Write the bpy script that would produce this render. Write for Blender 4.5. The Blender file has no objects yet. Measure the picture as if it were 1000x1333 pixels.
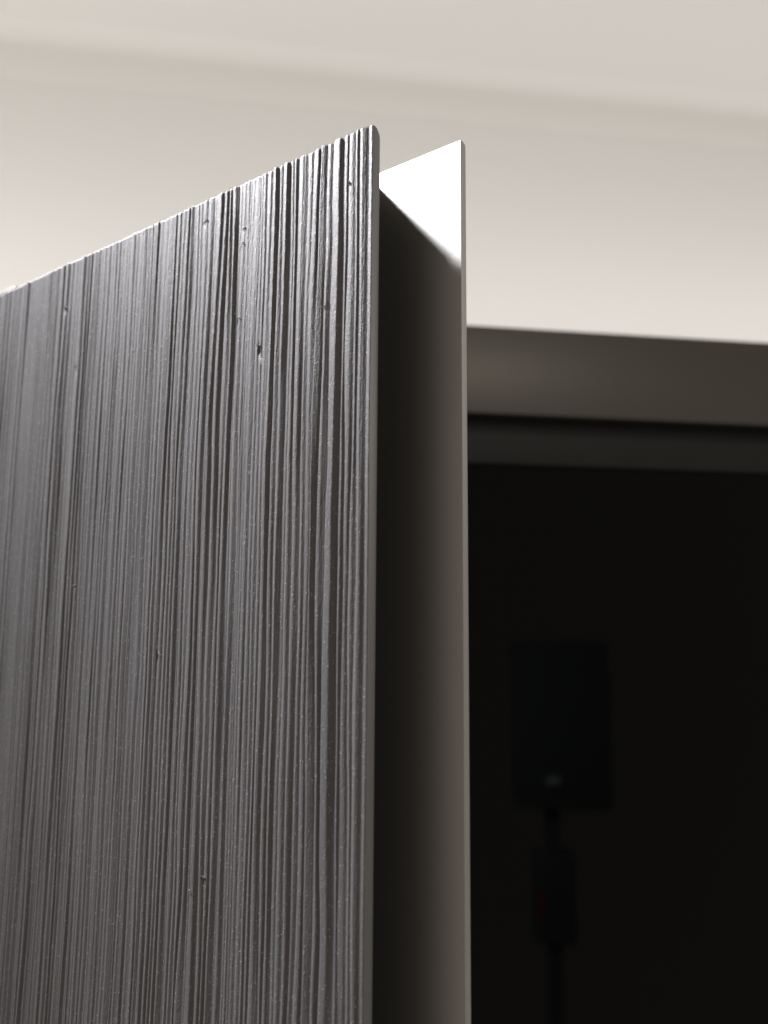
import bpy, math, random
import numpy as np
from mathutils import Vector, Matrix, Euler
S = bpy.context.scene
COL = S.collection
random.seed(7); RNG = np.random.default_rng(11)
ZC = 1.5                                    # camera height above the floor

# ------------------------------------------------------------------ camera
pitch, roll = math.radians(7.7), math.radians(0.45)
F = Vector((0, math.cos(pitch), math.sin(pitch)))
R0 = Vector((1, 0, 0)); U0 = R0.cross(F)
Rv = math.cos(roll)*R0 + math.sin(roll)*U0
Uv = Rv.cross(F)
cam = bpy.data.cameras.new("camera"); co = bpy.data.objects.new("camera", cam); COL.objects.link(co)
M = Matrix((Rv, Uv, -F)).transposed().to_4x4(); M.translation = (0, 0, ZC); co.matrix_world = M
cam.sensor_fit = 'VERTICAL'; cam.sensor_height = 36; cam.sensor_width = 27
cam.lens = 1040/1333*36
cam.clip_start = 0.01; cam.clip_end = 50
cam.dof.use_dof = True; cam.dof.focus_distance = 0.345; cam.dof.aperture_fstop = 28.09e-3/0.0044
S.camera = co

# ------------------------------------------------------------------ door axes
A = Vector((-0.00593, 0.30134, 0.2+ZC))     # top right front corner of the ridged panel
u = Vector((0.79874, -0.60168, 0.0))        # along the door towards its free edge
n = Vector((-0.60168, -0.79874, 0.0))       # out of the ridged face
zv = Vector((0, 0, 1))
# cabinet axes
C0 = Vector((0.10831, 1.0, ZC)); v = Vector((0.9907, 0.13605, 0)); m = Vector((0.13605, -0.9907, 0))

# ------------------------------------------------------------------ world and light
W = bpy.data.worlds.new("World"); S.world = W; W.use_nodes = True
bg = W.node_tree.nodes['Background']; bg.inputs[0].default_value = (1.0, 0.88, 0.76, 1); bg.inputs[1].default_value = 0.34
S.view_settings.view_transform = 'Standard'; S.view_settings.look = 'None'; S.view_settings.exposure = 0; S.view_settings.gamma = 1
def look(o, d): o.rotation_euler = Vector(d).to_track_quat('-Z', 'Y').to_euler()
def area(name, loc, d, sx, sy, power, colr):
    l = bpy.data.lights.new(name, 'AREA'); l.shape = 'RECTANGLE'; l.size = sx; l.size_y = sy; l.energy = power; l.color = colr
    o = bpy.data.objects.new(name, l); COL.objects.link(o); o.location = loc; look(o, d); return o
KEY = A - 0.80*u + 0.33*n + 0.88*zv
kl = bpy.data.lights.new("ceiling_spot_lamp", 'SPOT'); kl.shadow_soft_size = 0.085; kl.spot_size = math.radians(58); kl.spot_blend = 1.0; kl.energy = 530; kl.color = (0.96, 0.975, 1.0)
ko = bpy.data.objects.new("ceiling_spot_lamp", kl); COL.objects.link(ko); ko.location = KEY; look(ko, A-KEY+u*0.12+Vector((0.0, 0.0, -0.08)))
# LED strip lying on top of the cabinet, washing wall and ceiling
area("cabinet_top_light", C0 - 0.12*m + 0.395*zv + 0.0*v, (-m*0.6 + zv), 3.4, 0.10, 10.5, (1, 0.975, 0.955))
# added fill light, unseen behind and right of the camera, for the rail's glow
area("rail_fill", (0.72, -0.88, ZC+0.93), (-0.72, 1.3, -0.75), 0.3, 0.3, 3.0, (1, 0.94, 0.86))
rl = area("edge_fill", (1.55, 0.25, ZC+0.55), (-1.55, 0.05, -0.5), 0.35, 0.35, 0.40, (1, 0.96, 0.92)); rl.data.spread = math.radians(50)  # added unseen fill that lifts the panel and flange edges

# ------------------------------------------------------------------ helpers
def mesh_obj(name, verts, faces, mat, parent=None, smooth=False):
    me = bpy.data.meshes.new(name)
    me.from_pydata([tuple(p) for p in verts], [], faces); me.validate(); me.update()
    me.materials.append(mat)
    me.polygons.foreach_set('use_smooth', [bool(smooth)]*len(me.polygons))
    o = bpy.data.objects.new(name, me); COL.objects.link(o)
    if parent: o.parent = parent
    return o
def box(name, o0, ax, ay, rx, ry, rz, mat, parent=None, bevel=0.0):
    """box in a local frame: origin o0, axes ax, ay, z; ranges rx, ry, rz"""
    P = [o0 + ax*a + ay*b + zv*c for c in rz for b in ry for a in rx]
    f = [(0,2,3,1), (4,5,7,6), (0,1,5,4), (2,6,7,3), (0,4,6,2), (1,3,7,5)]
    ob = mesh_obj(name, P, f, mat, parent)
    import bmesh
    bm = bmesh.new(); bm.from_mesh(ob.data); bmesh.ops.recalc_face_normals(bm, faces=bm.faces)
    if bevel: bmesh.ops.bevel(bm, geom=bm.edges[:], offset=bevel, segments=3, affect='EDGES', profile=0.5)
    bm.to_mesh(ob.data); bm.free()
    if bevel: ob.data.polygons.foreach_set('use_smooth', [True]*len(ob.data.polygons)); ob.data.set_sharp_from_angle(angle=math.radians(40))
    return ob
def thing(name, label, cat, loc):
    o = bpy.data.objects.new(name, None); COL.objects.link(o); o.location = loc
    o['label'] = label; o['category'] = cat; o.empty_display_size = 0.05
    return o
def adopt(root):
    bpy.context.view_layer.update()
    for ch in root.children: ch.matrix_parent_inverse = root.matrix_world.inverted()

def mat(name, base, rough=0.5, metal=0.0, spec=0.5):
    mt = bpy.data.materials.new(name); mt.use_nodes = True
    b = mt.node_tree.nodes['Principled BSDF']
    b.inputs['Base Color'].default_value = (*base, 1); b.inputs['Roughness'].default_value = rough
    b.inputs['Metallic'].default_value = metal; b.inputs['Specular IOR Level'].default_value = spec
    return mt, mt.node_tree.nodes, mt.node_tree.links, b
def add(nodes, t, **kw):
    nd = nodes.new(t)
    for k, val in kw.items(): setattr(nd, k, val)
    return nd
def noise_bump(N, L, b, scale, dist, strength=1.0, detail=2, rot=None, sc=(1,1,1), prev=None):
    tc = add(N, 'ShaderNodeTexCoord'); mp = add(N, 'ShaderNodeMapping')
    if rot: mp.inputs['Rotation'].default_value = rot
    mp.inputs['Scale'].default_value = sc
    L.new(tc.outputs['Object'], mp.inputs[0])
    ns = add(N, 'ShaderNodeTexNoise'); ns.inputs['Scale'].default_value = scale; ns.inputs['Detail'].default_value = detail
    L.new(mp.outputs[0], ns.inputs['Vector'])
    bp = add(N, 'ShaderNodeBump'); bp.inputs['Distance'].default_value = dist; bp.inputs['Strength'].default_value = strength
    L.new(ns.outputs['Fac'], bp.inputs['Height'])
    if prev: L.new(prev.outputs[0], bp.inputs['Normal'])
    L.new(bp.outputs[0], b.inputs['Normal'])
    return bp, ns

# ridged dark metal: the coordinates it receives are panel-local (x along, y out, z up)
m_ridge, N, L, b = mat('ridged_metal', (0.100, 0.095, 0.099), 0.56, 0.35, 0.3)
bp, _ = noise_bump(N, L, b, 1300, 0.00018, 1.0, 3)
bp2, ns2 = noise_bump(N, L, b, 2000, 0.00019, 0.9, 1, rot=(0, math.radians(-28), 0), sc=(1, 1, 0.12), prev=bp)
# sparse bright specks: glints painted into the base colour
tc = add(N, 'ShaderNodeTexCoord'); vo = add(N, 'ShaderNodeTexVoronoi'); vo.inputs['Scale'].default_value = 3200
mpv = add(N, 'ShaderNodeMapping'); mpv.inputs['Rotation'].default_value = (0, math.radians(-35), 0); mpv.inputs['Scale'].default_value = (1, 1, 0.45)
L.new(tc.outputs['Object'], mpv.inputs[0]); L.new(mpv.outputs[0], vo.inputs['Vector'])
sep = add(N, 'ShaderNodeSeparateColor'); L.new(vo.outputs['Color'], sep.inputs[0])
mr = add(N, 'ShaderNodeMapRange'); mr.inputs['From Min'].default_value = 0.955; mr.inputs['From Max'].default_value = 0.99
L.new(sep.outputs[0], mr.inputs[0])
dd = add(N, 'ShaderNodeMapRange'); dd.inputs['From Min'].default_value = 0.45; dd.inputs['From Max'].default_value = 0.3
L.new(vo.outputs['Distance'], dd.inputs[0])
mu = add(N, 'ShaderNodeMath', operation='MULTIPLY'); L.new(mr.outputs[0], mu.inputs[0]); L.new(dd.outputs[0], mu.inputs[1])
mx = add(N, 'ShaderNodeMix', data_type='RGBA'); mx.inputs[6].default_value = (0.100, 0.095, 0.099, 1); mx.inputs[7].default_value = (0.50, 0.50, 0.50, 1)
L.new(mu.outputs[0], mx.inputs[0]); L.new(mx.outputs[2], b.inputs['Base Color'])

m_edge, N, L, b = mat('panel_edge_metal', (0.15, 0.147, 0.143), 0.5, 0.3)
noise_bump(N, L, b, 1200, 0.00006, 1.0, 2)
m_alu, N, L, b = mat('satin_aluminium', (0.40, 0.39, 0.372), 0.40, 0.92)
noise_bump(N, L, b, 2200, 0.00006, 0.9, 2)
m_aluedge, N, L, b = mat('cut_aluminium_edge', (0.32, 0.315, 0.30), 0.45, 0.3)
noise_bump(N, L, b, 1800, 0.00006, 1.0, 2)
m_rail, N, L, b = mat('bronze_grey_rail', (0.118, 0.111, 0.101), 0.42, 0.6)
noise_bump(N, L, b, 300, 0.0001, 0.5, 2)
m_frame, N, L, b = mat('dark_grey_frame', (0.026, 0.027, 0.027), 0.5, 0.0, 0.2)
noise_bump(N, L, b, 300, 0.0001, 0.5, 2)
m_black, N, L, b = mat('black_carcass', (0.006, 0.006, 0.0056), 0.6)
noise_bump(N, L, b, 200, 0.0001, 0.5, 2)
m_glass, N, L, b = mat('black_smoked_glass', (0.0010, 0.0018, 0.0019), 0.04, 0.0, 0.12)
m_wall, N, L, b = mat('cream_plaster', (0.74, 0.725, 0.705), 0.85)
bp, ns = noise_bump(N, L, b, 60, 0.0008, 0.4, 4)
m_ceil, N, L, b = mat('ceiling_plaster', (0.73, 0.712, 0.68), 0.9)
noise_bump(N, L, b, 60, 0.0008, 0.4, 4)
m_cove, N, L, b = mat('cornice_plaster', (0.735, 0.722, 0.697), 0.85)
noise_bump(N, L, b, 80, 0.0005, 0.4, 3)
m_lamp, N, L, b = mat('lamp_white', (0.7, 0.7, 0.7), 0.4)

# ------------------------------------------------------------------ setting: wall, cornice, ceiling
def flat(name, o0, ax, ay, rx, ry, rz, mt):
    ob = box(name, o0, ax, ay, rx, ry, rz, mt); ob['kind'] = 'structure'; return ob
WD = 0.50                                     # wall behind cabinet front
wall_o = C0 - m*WD; wall_o.z = 0
ZL, ZT = ZC+1.02, ZC+1.115                    # cornice bottom on the wall, ceiling height
flat('wall', wall_o, v, m, (-2.6, 4.4), (-0.10, 0.0), (0.0, ZT+0.10), m_wall)
flat('ceiling', wall_o, v, m, (-2.6, 4.4), (0.0, 2.6), (ZT, ZT+0.10), m_cove)
# cornice: shallow cove section swept along the wall
sec = [(0.0, ZL-0.012), (0.0025, ZL+0.010), (0.0045, ZL+0.040)]
for k in range(13):                            # concave cove running up into the ceiling
    t = k/12*math.pi/2; sec.append((0.0045+0.04*(1-math.cos(t)), ZT-0.0395+0.04*math.sin(t)))
sec += [(0.0, ZT-0.0006)]
vs = []; fs = []
for s in (-2.6, 4.4):
    for (d, z) in sec: vs.append(wall_o + v*s + m*(d+0.0005) + zv*z)
k = len(sec)
for i in range(k): fs.append((i, (i+1) % k, k+(i+1) % k, k+i))
oc = mesh_obj('cornice', vs, fs, m_cove); oc['kind'] = 'structure'
oc.data.polygons.foreach_set('use_smooth', [True]*len(oc.data.polygons)); oc.data.set_sharp_from_angle(angle=math.radians(35))

# ------------------------------------------------------------------ cabinet with smoked glass
cab_base = C0.copy(); cab_base.z = 0.0
cab = thing('cabinet', 'dark cabinet with grey top rail and black smoked glass front against the cream wall', 'cabinet', cab_base + v*0.25)
zt = ZC+0.3823; zr = ZC+0.2655; zg0 = ZC+0.2435; zg1 = ZC+0.2010
X0, X1 = -0.75, 1.15
box('top_rail', cab_base, v, m, (X0, X1), (-0.020, 0.0), (zr, zt), m_rail, cab, 0.0015)
box('top_panel', cab_base, v, m, (X0, X1), (-0.46, -0.0205), (zt-0.022, zt-0.004), m_black, cab)
box('side_panel', cab_base, v, m, (X0, X0+0.02), (-0.46, -0.0205), (0.08, zt-0.0225), m_frame, cab)
box('side_panel', cab_base, v, m, (X1-0.02, X1), (-0.46, -0.0205), (0.08, zt-0.0225), m_frame, cab)
box('back_panel', cab_base, v, m, (X0+0.0205, X1-0.0205), (-0.455, -0.44), (0.08, zt-0.0225), m_black, cab)
box('plinth', cab_base, v, m, (X0+0.02, X1-0.02), (-0.44, -0.05), (0.0, 0.0795), m_frame, cab)
box('recess_shade_strip', cab_base, v, m, (X0+0.021, X1-0.021), (-0.045, -0.030), (zg0-0.004, zr+0.02), m_black, cab)  # black strip painting the deep shade of the groove
dr = box('glass_door_frame', cab_base, v, m, (X0+0.021, X1-0.021), (-0.026, -0.006), (zg1, zg0), m_frame, cab, 0.0025)
dr['label'] = 'dark grey horizontal rail above the black glass'
box('door_stile', cab_base, v, m, (X0+0.021, X0+0.055), (-0.026, -0.006), (0.09, zg1-0.0005), m_frame, cab)
box('door_stile', cab_base, v, m, (X1-0.055, X1-0.021), (-0.026, -0.006), (0.09, zg1-0.0005), m_frame, cab)
box('glass_pane', cab_base, v, m, (X0+0.0555, X1-0.0555), (-0.020, -0.014), (0.09, zg1-0.0005), m_glass, cab)

# ------------------------------------------------------------------ speaker on its stand, made up, unseen, to put faint shapes into the glass
m_matte, N, L, b = mat('matt_grey', (0.19, 0.19, 0.19), 0.9, 0.0, 0.0)
m_pale, N, L, b = mat('pale_plastic', (0.8, 0.85, 0.85), 0.5)
m_tag, N, L, b = mat('red_tag', (0.6, 0.08, 0.08), 0.6)
sp0 = Vector((0.97, -0.36, 0.0)); sv = Vector((0.944, 0.330, 0)); sm_ = Vector((0.330, -0.944, 0))
spk = thing('stand_prop', 'dark box speaker on a thin floor stand, made up and out of view, faintly mirrored in the black glass', 'prop', sp0)
box('prop_box', sp0, sv, sm_, (-0.145, 0.145), (0.0, 0.18), (ZC-0.575, ZC-0.065), m_matte, spk, 0.006)
box('pole', sp0, sv, sm_, (-0.05, -0.01), (0.05, 0.09), (0.03, ZC-0.5755), m_matte, spk)
box('pole_clamp', sp0, sv, sm_, (-0.09, 0.03), (0.02, 0.12), (ZC-0.98, ZC-0.72), m_matte, spk, 0.01)
box('base', sp0, sv, sm_, (-0.16, 0.10), (-0.02, 0.20), (0.0, 0.0295), m_matte, spk, 0.004)
box('pale_spot', sp0, sv, sm_, (-0.055, -0.010), (-0.02, -0.001), (ZC-0.505, ZC-0.478), m_pale, spk, 0.008)  # added pale block that gives the glass its light spot
box('tag', sp0, sv, sm_, (-0.085, -0.062), (0.014, 0.0185), (ZC-0.90, ZC-0.82), m_tag, spk)

# ------------------------------------------------------------------ lamp body of the ceiling spot (out of frame)
lampt = thing('ceiling_lamp', 'small white round downlight hanging from the ceiling above the ridged door', 'ceiling lamp', KEY + zv*0.02)
def disk(name, c, r, h, mt, parent):
    vs = []; fs = []; q = 32
    for z in (0, h):
        for i in range(q): vs.append(c + Vector((r*math.cos(i*math.tau/q), r*math.sin(i*math.tau/q), z)))
    fs = [tuple(range(q-1, -1, -1)), tuple(range(q, 2*q))] + [(i, (i+1) % q, q+(i+1) % q, q+i) for i in range(q)]
    return mesh_obj(name, vs, fs, mt, parent)
disk('lamp_shade', KEY + zv*0.02, 0.10, 0.02, m_lamp, lampt)
disk('stem', KEY + zv*0.0405, 0.005, ZT - KEY.z - 0.0410, m_lamp, lampt)

# ------------------------------------------------------------------ the ridged door
D = thing('ridged_metal_door', 'dark grey ridged metal door panel standing open, with smooth aluminium flange behind its edge', 'door', A - 0.3*u - 1.6*zv)
TH = 0.0068
def P(a, b_, c): return A + u*a + n*b_ + zv*c       # along, out of the face, above the top edge (negative = down)

# columns along the panel (0 = free edge, growing to the left) and rows downwards
cols = np.concatenate([np.arange(0, 0.36, 0.00023), np.arange(0.36, 0.60, 0.0006)])
rows = np.concatenate([[0, 0.00012, 0.0003, 0.0006, 0.0010, 0.0016, 0.0023, 0.0031],
                       np.arange(0.004, 0.46, 0.0024), np.arange(0.46, 1.6, 0.03)])
nc, nr = len(cols), len(rows)
def smooth_noise(x, step, rng, octaves=1):
    """1-D value noise at positions x"""
    tot = np.zeros_like(x); amp = 1.0
    for o in range(octaves):
        kn = int(x.max()/step)+4; val = rng.uniform(-1, 1, kn)
        i = (x/step).astype(int); t = x/step - i; t = t*t*(3-2*t)
        tot += amp*(val[i]*(1-t)+val[i+1]*t); amp *= 0.5; step *= 0.5
    return tot
# ridge cells: width and relief; the first ones follow the real edge
first = [0.0018, 0.0042, 0.0029, 0.0034, 0.0027, 0.0062, 0.0040, 0.0050, 0.0032, 0.0026, 0.0046, 0.0030, 0.0022, 0.0040, 0.0030, 0.0048, 0.0026]
ws = list(first)
while sum(ws) < 0.61:
    r = random.random(); sc = 1.0 if sum(ws) < 0.12 else 0.92
    ws.append(sc*random.uniform(0.0013, 0.0023) if r < 0.18 else sc*random.uniform(0.0024, 0.0042) if r < 0.84 else sc*random.uniform(0.0042, 0.0056))
bnd = np.concatenate([[0], np.cumsum(ws)])           # cell borders
K = len(ws)
# border wander down the panel
wander = np.zeros((nr, K+1))
common = smooth_noise(rows, 0.22, RNG, 2)*0.0022
for i in range(1, K+1):
    wl = min(ws[i-1], ws[min(i, K-1)])
    wander[:, i] = smooth_noise(rows, 0.09, RNG, 3)*wl*(0.30 if i > 1 else 0.05)
B = bnd[None, :] + wander + common[:, None]*np.clip(bnd/0.03, 0, 1)[None, :]
B[:, 0] = -0.0018
B = np.maximum.accumulate(B + np.arange(K+1)*1e-6, axis=1)
Hh = np.zeros((nr, nc))
rel = np.array([min(0.0014, w*random.triangular(0.18, 0.31, 0.25)) for w in ws])
low = np.array([random.uniform(0.0, 0.00035) for w in ws])
relv = np.zeros((nr, K)); lowv = np.zeros((nr, K+1)); pk = np.zeros((nr, K)); fl = np.zeros((nr, K)); tilt = np.zeros((nr, K))
for i in range(K):
    g = smooth_noise(rows, 0.12, RNG, 2)
    fade = np.clip(0.92 + 0.28*g, 0.5, 1.15) if i > 1 else 1.0
    relv[:, i] = rel[i]*fade
    lowv[:, i] = random.uniform(0, 0.00030) + 0.00018*smooth_noise(rows, 0.07, RNG, 2)
    pk[:, i] = np.clip(0.60 + 0.12*smooth_noise(rows, 0.1, RNG, 1) + random.uniform(-0.18, 0.12), 0.3, 0.8)
    tilt[:, i] = random.uniform(0.18, 0.42)
for r in range(nr):
    xs = []; hs = []
    b_ = B[r]
    xl = b_[:-1]; xr = b_[1:]; w = np.maximum(xr-xl, 1e-5)
    # going left from the free edge: gentle right-facing rise, crest, steep left-facing drop
    px = np.stack([xl, xl+0.18*w, xl+pk[r]*w, xl+0.86*w], 1).ravel()
    hl = lowv[r, :-1]
    ph = np.stack([hl, hl+relv[r]*tilt[r], hl+relv[r], hl+relv[r]*0.82], 1).ravel()
    o = np.argsort(px, kind='stable')
    Hh[r] = np.interp(cols, px[o], ph[o])
# round off the profile a little
ker = np.array([1, 2.4, 2.4, 1]); ker = np.array([1, 1.7, 1.9, 1.7, 1.0]); ker /= ker.sum()
Hs = np.apply_along_axis(lambda a: np.convolve(np.pad(a, 2, mode='edge'), ker, 'valid'), 1, Hh)
# fine secondary striation and torn grain
fine = np.zeros((nr, nc))
f1 = np.zeros((nr, nc))
fx = np.arange(nc)
# striations drift with the borders: sample by warped coordinate
base = RNG.normal(0, 1, 6000); base = np.convolve(base, [1, 2, 1], 'same')/4
mod = RNG.uniform(0, 1, 400)
for r in range(nr):
    warp = cols - (common[r]*np.clip(cols/0.02, 0, 1)) + 0.002
    t = np.clip(warp/0.00028, 0, 5990); i = t.astype(int); q = t-i
    fine[r] = base[i]*(1-q)+base[i+1]*q
shift = RNG.normal(0, 1, (nr, nc)).astype(np.float32)
shift = (shift + np.roll(shift, 1, 0) + np.roll(shift, 1, 1))/3
Hs += fine*0.000035 + shift*0.000012
# dents and torn nicks (distance from free edge, depth below the top, length, width, depth)
def nick(du, dz, lw, lh, dep, slant=0.4):
    cc = cols[None, :] - du - (rows[:, None]-dz)*-slant; rr = rows[:, None]-dz
    Hs[:] -= dep*np.exp(-(cc/lw)**2-(rr/lh)**2)
# end rounding at the free edge
Hs -= 0.00035
# rounded top arris
top = 0.0003*np.clip(1-rows/0.0005, 0, 1)**2
Hs -= top[:, None]
for q in [(0.0616, 0.0840, .0007, .0026, .0011, 0.5), (0.2183, 0.0283, .0007, .0014, .0008), (0.2045, 0.0654, .0007, .0018, .0009), (0.1530, 0.0665, .0005, .0016, .0007, 0.5),
          (0.1012, 0.0121, .0007, .0012, .0007), (0.0741, 0.0242, .0006, .0010, .0008), (0.0763, 0.0665, .0004, .0012, .0005, 0.5), (0.1225, 0.2186, .0005, .0015, .0006), (0.1930, 0.1846, .0006, .0010, .0005)]:
    nick(*q)
# torn, ragged top edge: burrs along the first rows
burr = RNG.uniform(0, 1, nc); burr = np.convolve(burr, np.ones(3)/3, 'same')
zoff = np.zeros((nr, nc)); zoff[:4] = (burr[None, :]**4)*np.array([1, .8, .5, .2])[:, None]*0.0010
R = 0.0034
def backn(dz):                               # bull-nosed back arris at the top
    return -TH + (R - math.sqrt(max(0, R*R-(R-dz)**2)) if dz < R else 0)
ending = []
NE = 12
rowv = []
Au, An, A0 = np.array(u), np.array(n), np.array(A)
verts = np.zeros((nr, nc+NE, 3))
for r in range(nr):
    dz = rows[r]; bn = backn(dz)
    h0 = Hs[r, 0]
    # end points from the front arris round to the back
    e = [(-0.0000, h0-0.0004), (0.00015, h0-0.0010)]
    ra = min(0.0030, -bn*0.6)
    for k in range(9):
        t = k/8*math.pi/2
        e.append((0.0002 - ra*(1-math.cos(t)), bn + ra - ra*math.sin(t)))
    e.append((-0.60, bn))
    e = e[::-1]
    uu = np.concatenate([[a for a, _ in e], -cols]); hh = np.concatenate([[c for _, c in e], Hs[r]])
    zz = -dz + np.concatenate([np.zeros(NE), zoff[r]])
    verts[r] = A0[None, :] + uu[:, None]*Au + hh[:, None]*An; verts[r, :, 2] += zz
nt = nc+NE
idx = np.arange(nr*nt).reshape(nr, nt)
quads = np.stack([idx[:-1, :-1], idx[:-1, 1:], idx[1:, 1:], idx[1:, :-1]], -1).reshape(-1, 4)
# object-local verts so that the texture space is the panel's own
allv = verts.reshape(-1, 3)
# top cap: front columns to a ridge line at the back
capv = []; capf = []
bt = backn(0)
capb = len(allv)
cb = A0[None, :] + (-cols)[:, None]*Au + (bt)*An
allv = np.concatenate([allv, cb])
ii = np.arange(nc-1)
cap = np.stack([NE+ii, capb+ii, capb+ii+1, NE+ii+1], -1)
quads = np.concatenate([quads, cap])
loc = np.stack([-(allv-A0)@Au, (allv-A0)@An, allv[:, 2]-A0[2]], -1)
me = bpy.data.meshes.new('ridged_panel')
me.vertices.add(len(loc)); me.vertices.foreach_set('co', loc.astype(np.float32).ravel())
me.loops.add(len(quads)*4); me.loops.foreach_set('vertex_index', quads.astype(np.int32).ravel())
me.polygons.add(len(quads)); me.polygons.foreach_set('loop_start', np.arange(0, len(quads)*4, 4, dtype=np.int32))
me.materials.append(m_ridge); me.materials.append(m_edge); me.materials.append(m_black)
mi = np.zeros(len(quads), dtype=np.int32)
mi_grid = np.zeros((nr-1, nt-1), dtype=np.int32); mi_grid[:, :NE-1] = 1; mi_grid[:, 0] = 2; mi[:(nr-1)*(nt-1)] = mi_grid.ravel()  # panel back painted black to deepen the shade in the channel
me.polygons.foreach_set('material_index', mi)
me.update(calc_edges=True); me.validate()
sm = np.ones(len(quads), dtype=bool); sm[(nr-1)*(nt-1):] = False
me.polygons.foreach_set('use_smooth', sm); me.update()
panel = bpy.data.objects.new('ridged_panel', me); COL.objects.link(panel); panel.parent = D
MW = Matrix(((-u.x, n.x, 0, A.x), (-u.y, n.y, 0, A.y), (0, 0, 1, A.z), (0, 0, 0, 1)))
panel.matrix_basis = MW

# rear aluminium flange: plate behind, longer than the panel
FU, FN, FT = 0.0235, -0.0302, 0.0046
outl = []                                            # section in (along, out) for the flange, free edge slightly rounded at the back
for k in range(7):
    t = k/6*math.pi/2
    outl.append((FU-0.0012*(1-math.cos(t))+0.0, FN-FT+0.0012-0.0012*math.sin(t)))
secp = [(-0.60, FN), (FU-0.0002, FN), (FU, FN-0.0002)] + outl + [(-0.60, FN-FT)]
rz = []                                              # top corner rounding in the (out, z) plane: rows with shrinking thickness
RT = 0.0034
levels = [(0.0, 0.45)] + [(RT*(1-math.cos(t)), 1) for t in []]
vs = []; fs = []
zs = [0.0, 0.0003, 0.0008, 0.0015, 0.0024, 0.0034, 0.02, 0.10, 0.30, 1.6]
for dz in zs:
    q = RT - math.sqrt(max(0, RT*RT-(RT-dz)**2)) if dz < RT else 0
    for (a, c) in secp:
        cc = max(c, FN-FT+q) if c < FN-0.001 else c
        vs.append(P(a, cc, -dz))
k = len(secp)
for r in range(len(zs)-1):
    for i in range(k-1):
        fs.append((r*k+i, r*k+i+1, (r+1)*k+i+1, (r+1)*k+i))
fs.append(tuple(range(k)))
fl_ = mesh_obj('rear_flange', vs, fs, m_alu, D)
fl_.data.materials.append(m_aluedge)
for p in fl_.data.polygons:
    i = p.index % (k-1); p.use_smooth = False
    if i >= 1 and p.index < (len(zs)-1)*(k-1): p.material_index = 1; p.use_smooth = True
fl_.data.set_sharp_from_angle(angle=math.radians(20))
fl_['label'] = 'smooth satin aluminium flange behind the ridged panel'
# web joining panel and flange, whose top edge throws the diagonal shadow
box('channel_web', A, u, n, (FU-0.0530, FU-0.0485), (FN+0.0004, -TH-0.0004), (-1.6, -0.0008), m_frame, D)
box('channel_web', A, u, n, (-0.598, -0.592), (FN+0.0004, -TH-0.0004), (-1.6, -0.0008), m_alu, D)
# small bracket on the far end of the panel's top edge
box('hinge_bracket', A, u, n, (-0.345, -0.3035), (-0.021, -0.0125), (-0.03, 0.0138), m_rail, D, 0.002)

# curled burrs and lint fibres caught on the ridges
def fibre(du, dz, ln, ang, rad=0.00012, lift=0.0008, mt=m_alu):
    pts = []
    bend = random.uniform(-1, 1)
    for k in range(7):
        t = k/6-0.5; a = ang + bend*t*1.2
        pts.append((-du + ln*t*math.cos(a), lift + 0.0003*math.sin(k*1.7), -dz + ln*t*math.sin(a)))
    vs = []; fs = []
    for (a, b_, c) in pts:
        for j in range(4):
            th = j*math.pi/2
            vs.append(P(a+rad*math.cos(th), b_+rad*math.sin(th), c+rad*math.sin(th+0.7)))
    for i in range(len(pts)-1):
        for j in range(4): fs.append((i*4+j, i*4+(j+1) % 4, (i+1)*4+(j+1) % 4, (i+1)*4+j))
    return mesh_obj('burr', vs, fs, mt, D)
for (du, dz, ln, ang, rd) in [(0.0763, 0.0641, .0050, -0.75, .00014), (0.0622, 0.0805, .0022, -0.3, .00028), (0.0232, 0.0717, .0036, 0.75, .00022), (0.0860, 0.3073, .0034, 0.05, .00026),
        (0.1221, 0.2150, .0050, -1.0, .00013), (0.2183, 0.0268, .0016, 0.2, .00022), (0.2050, 0.0634, .0020, 0.1, .00022), (0.1536, 0.0640, .0030, -0.8, .00016), (0.1016, 0.0105, .0030, 0.6, .00016),
        (0.0741, 0.0225, .0020, 0.1, .00018), (0.0118, 0.0214, .0010, 0.1, .00030), (0.1935, 0.1836, .0018, 0.1, .00020), (0.0929, 0.3145, .0018, -1.1, .00022), (0.0748, 0.0300, .0022, 0.7, .00015)]:
    i = int(np.searchsorted(cols, du)); r_ = int(np.searchsorted(rows, dz))
    fibre(du, dz, ln, ang, rd, float(Hs[r_, max(0, i-5):i+6].max())+0.00005)
for rt in (D, cab, lampt, spk): adopt(rt)
panel.matrix_parent_inverse = Matrix.Identity(4); 
bpy.context.view_layer.update()
panel.matrix_parent_inverse = D.matrix_world.inverted(); panel.matrix_basis = MW
S.cycles.use_denoising = True
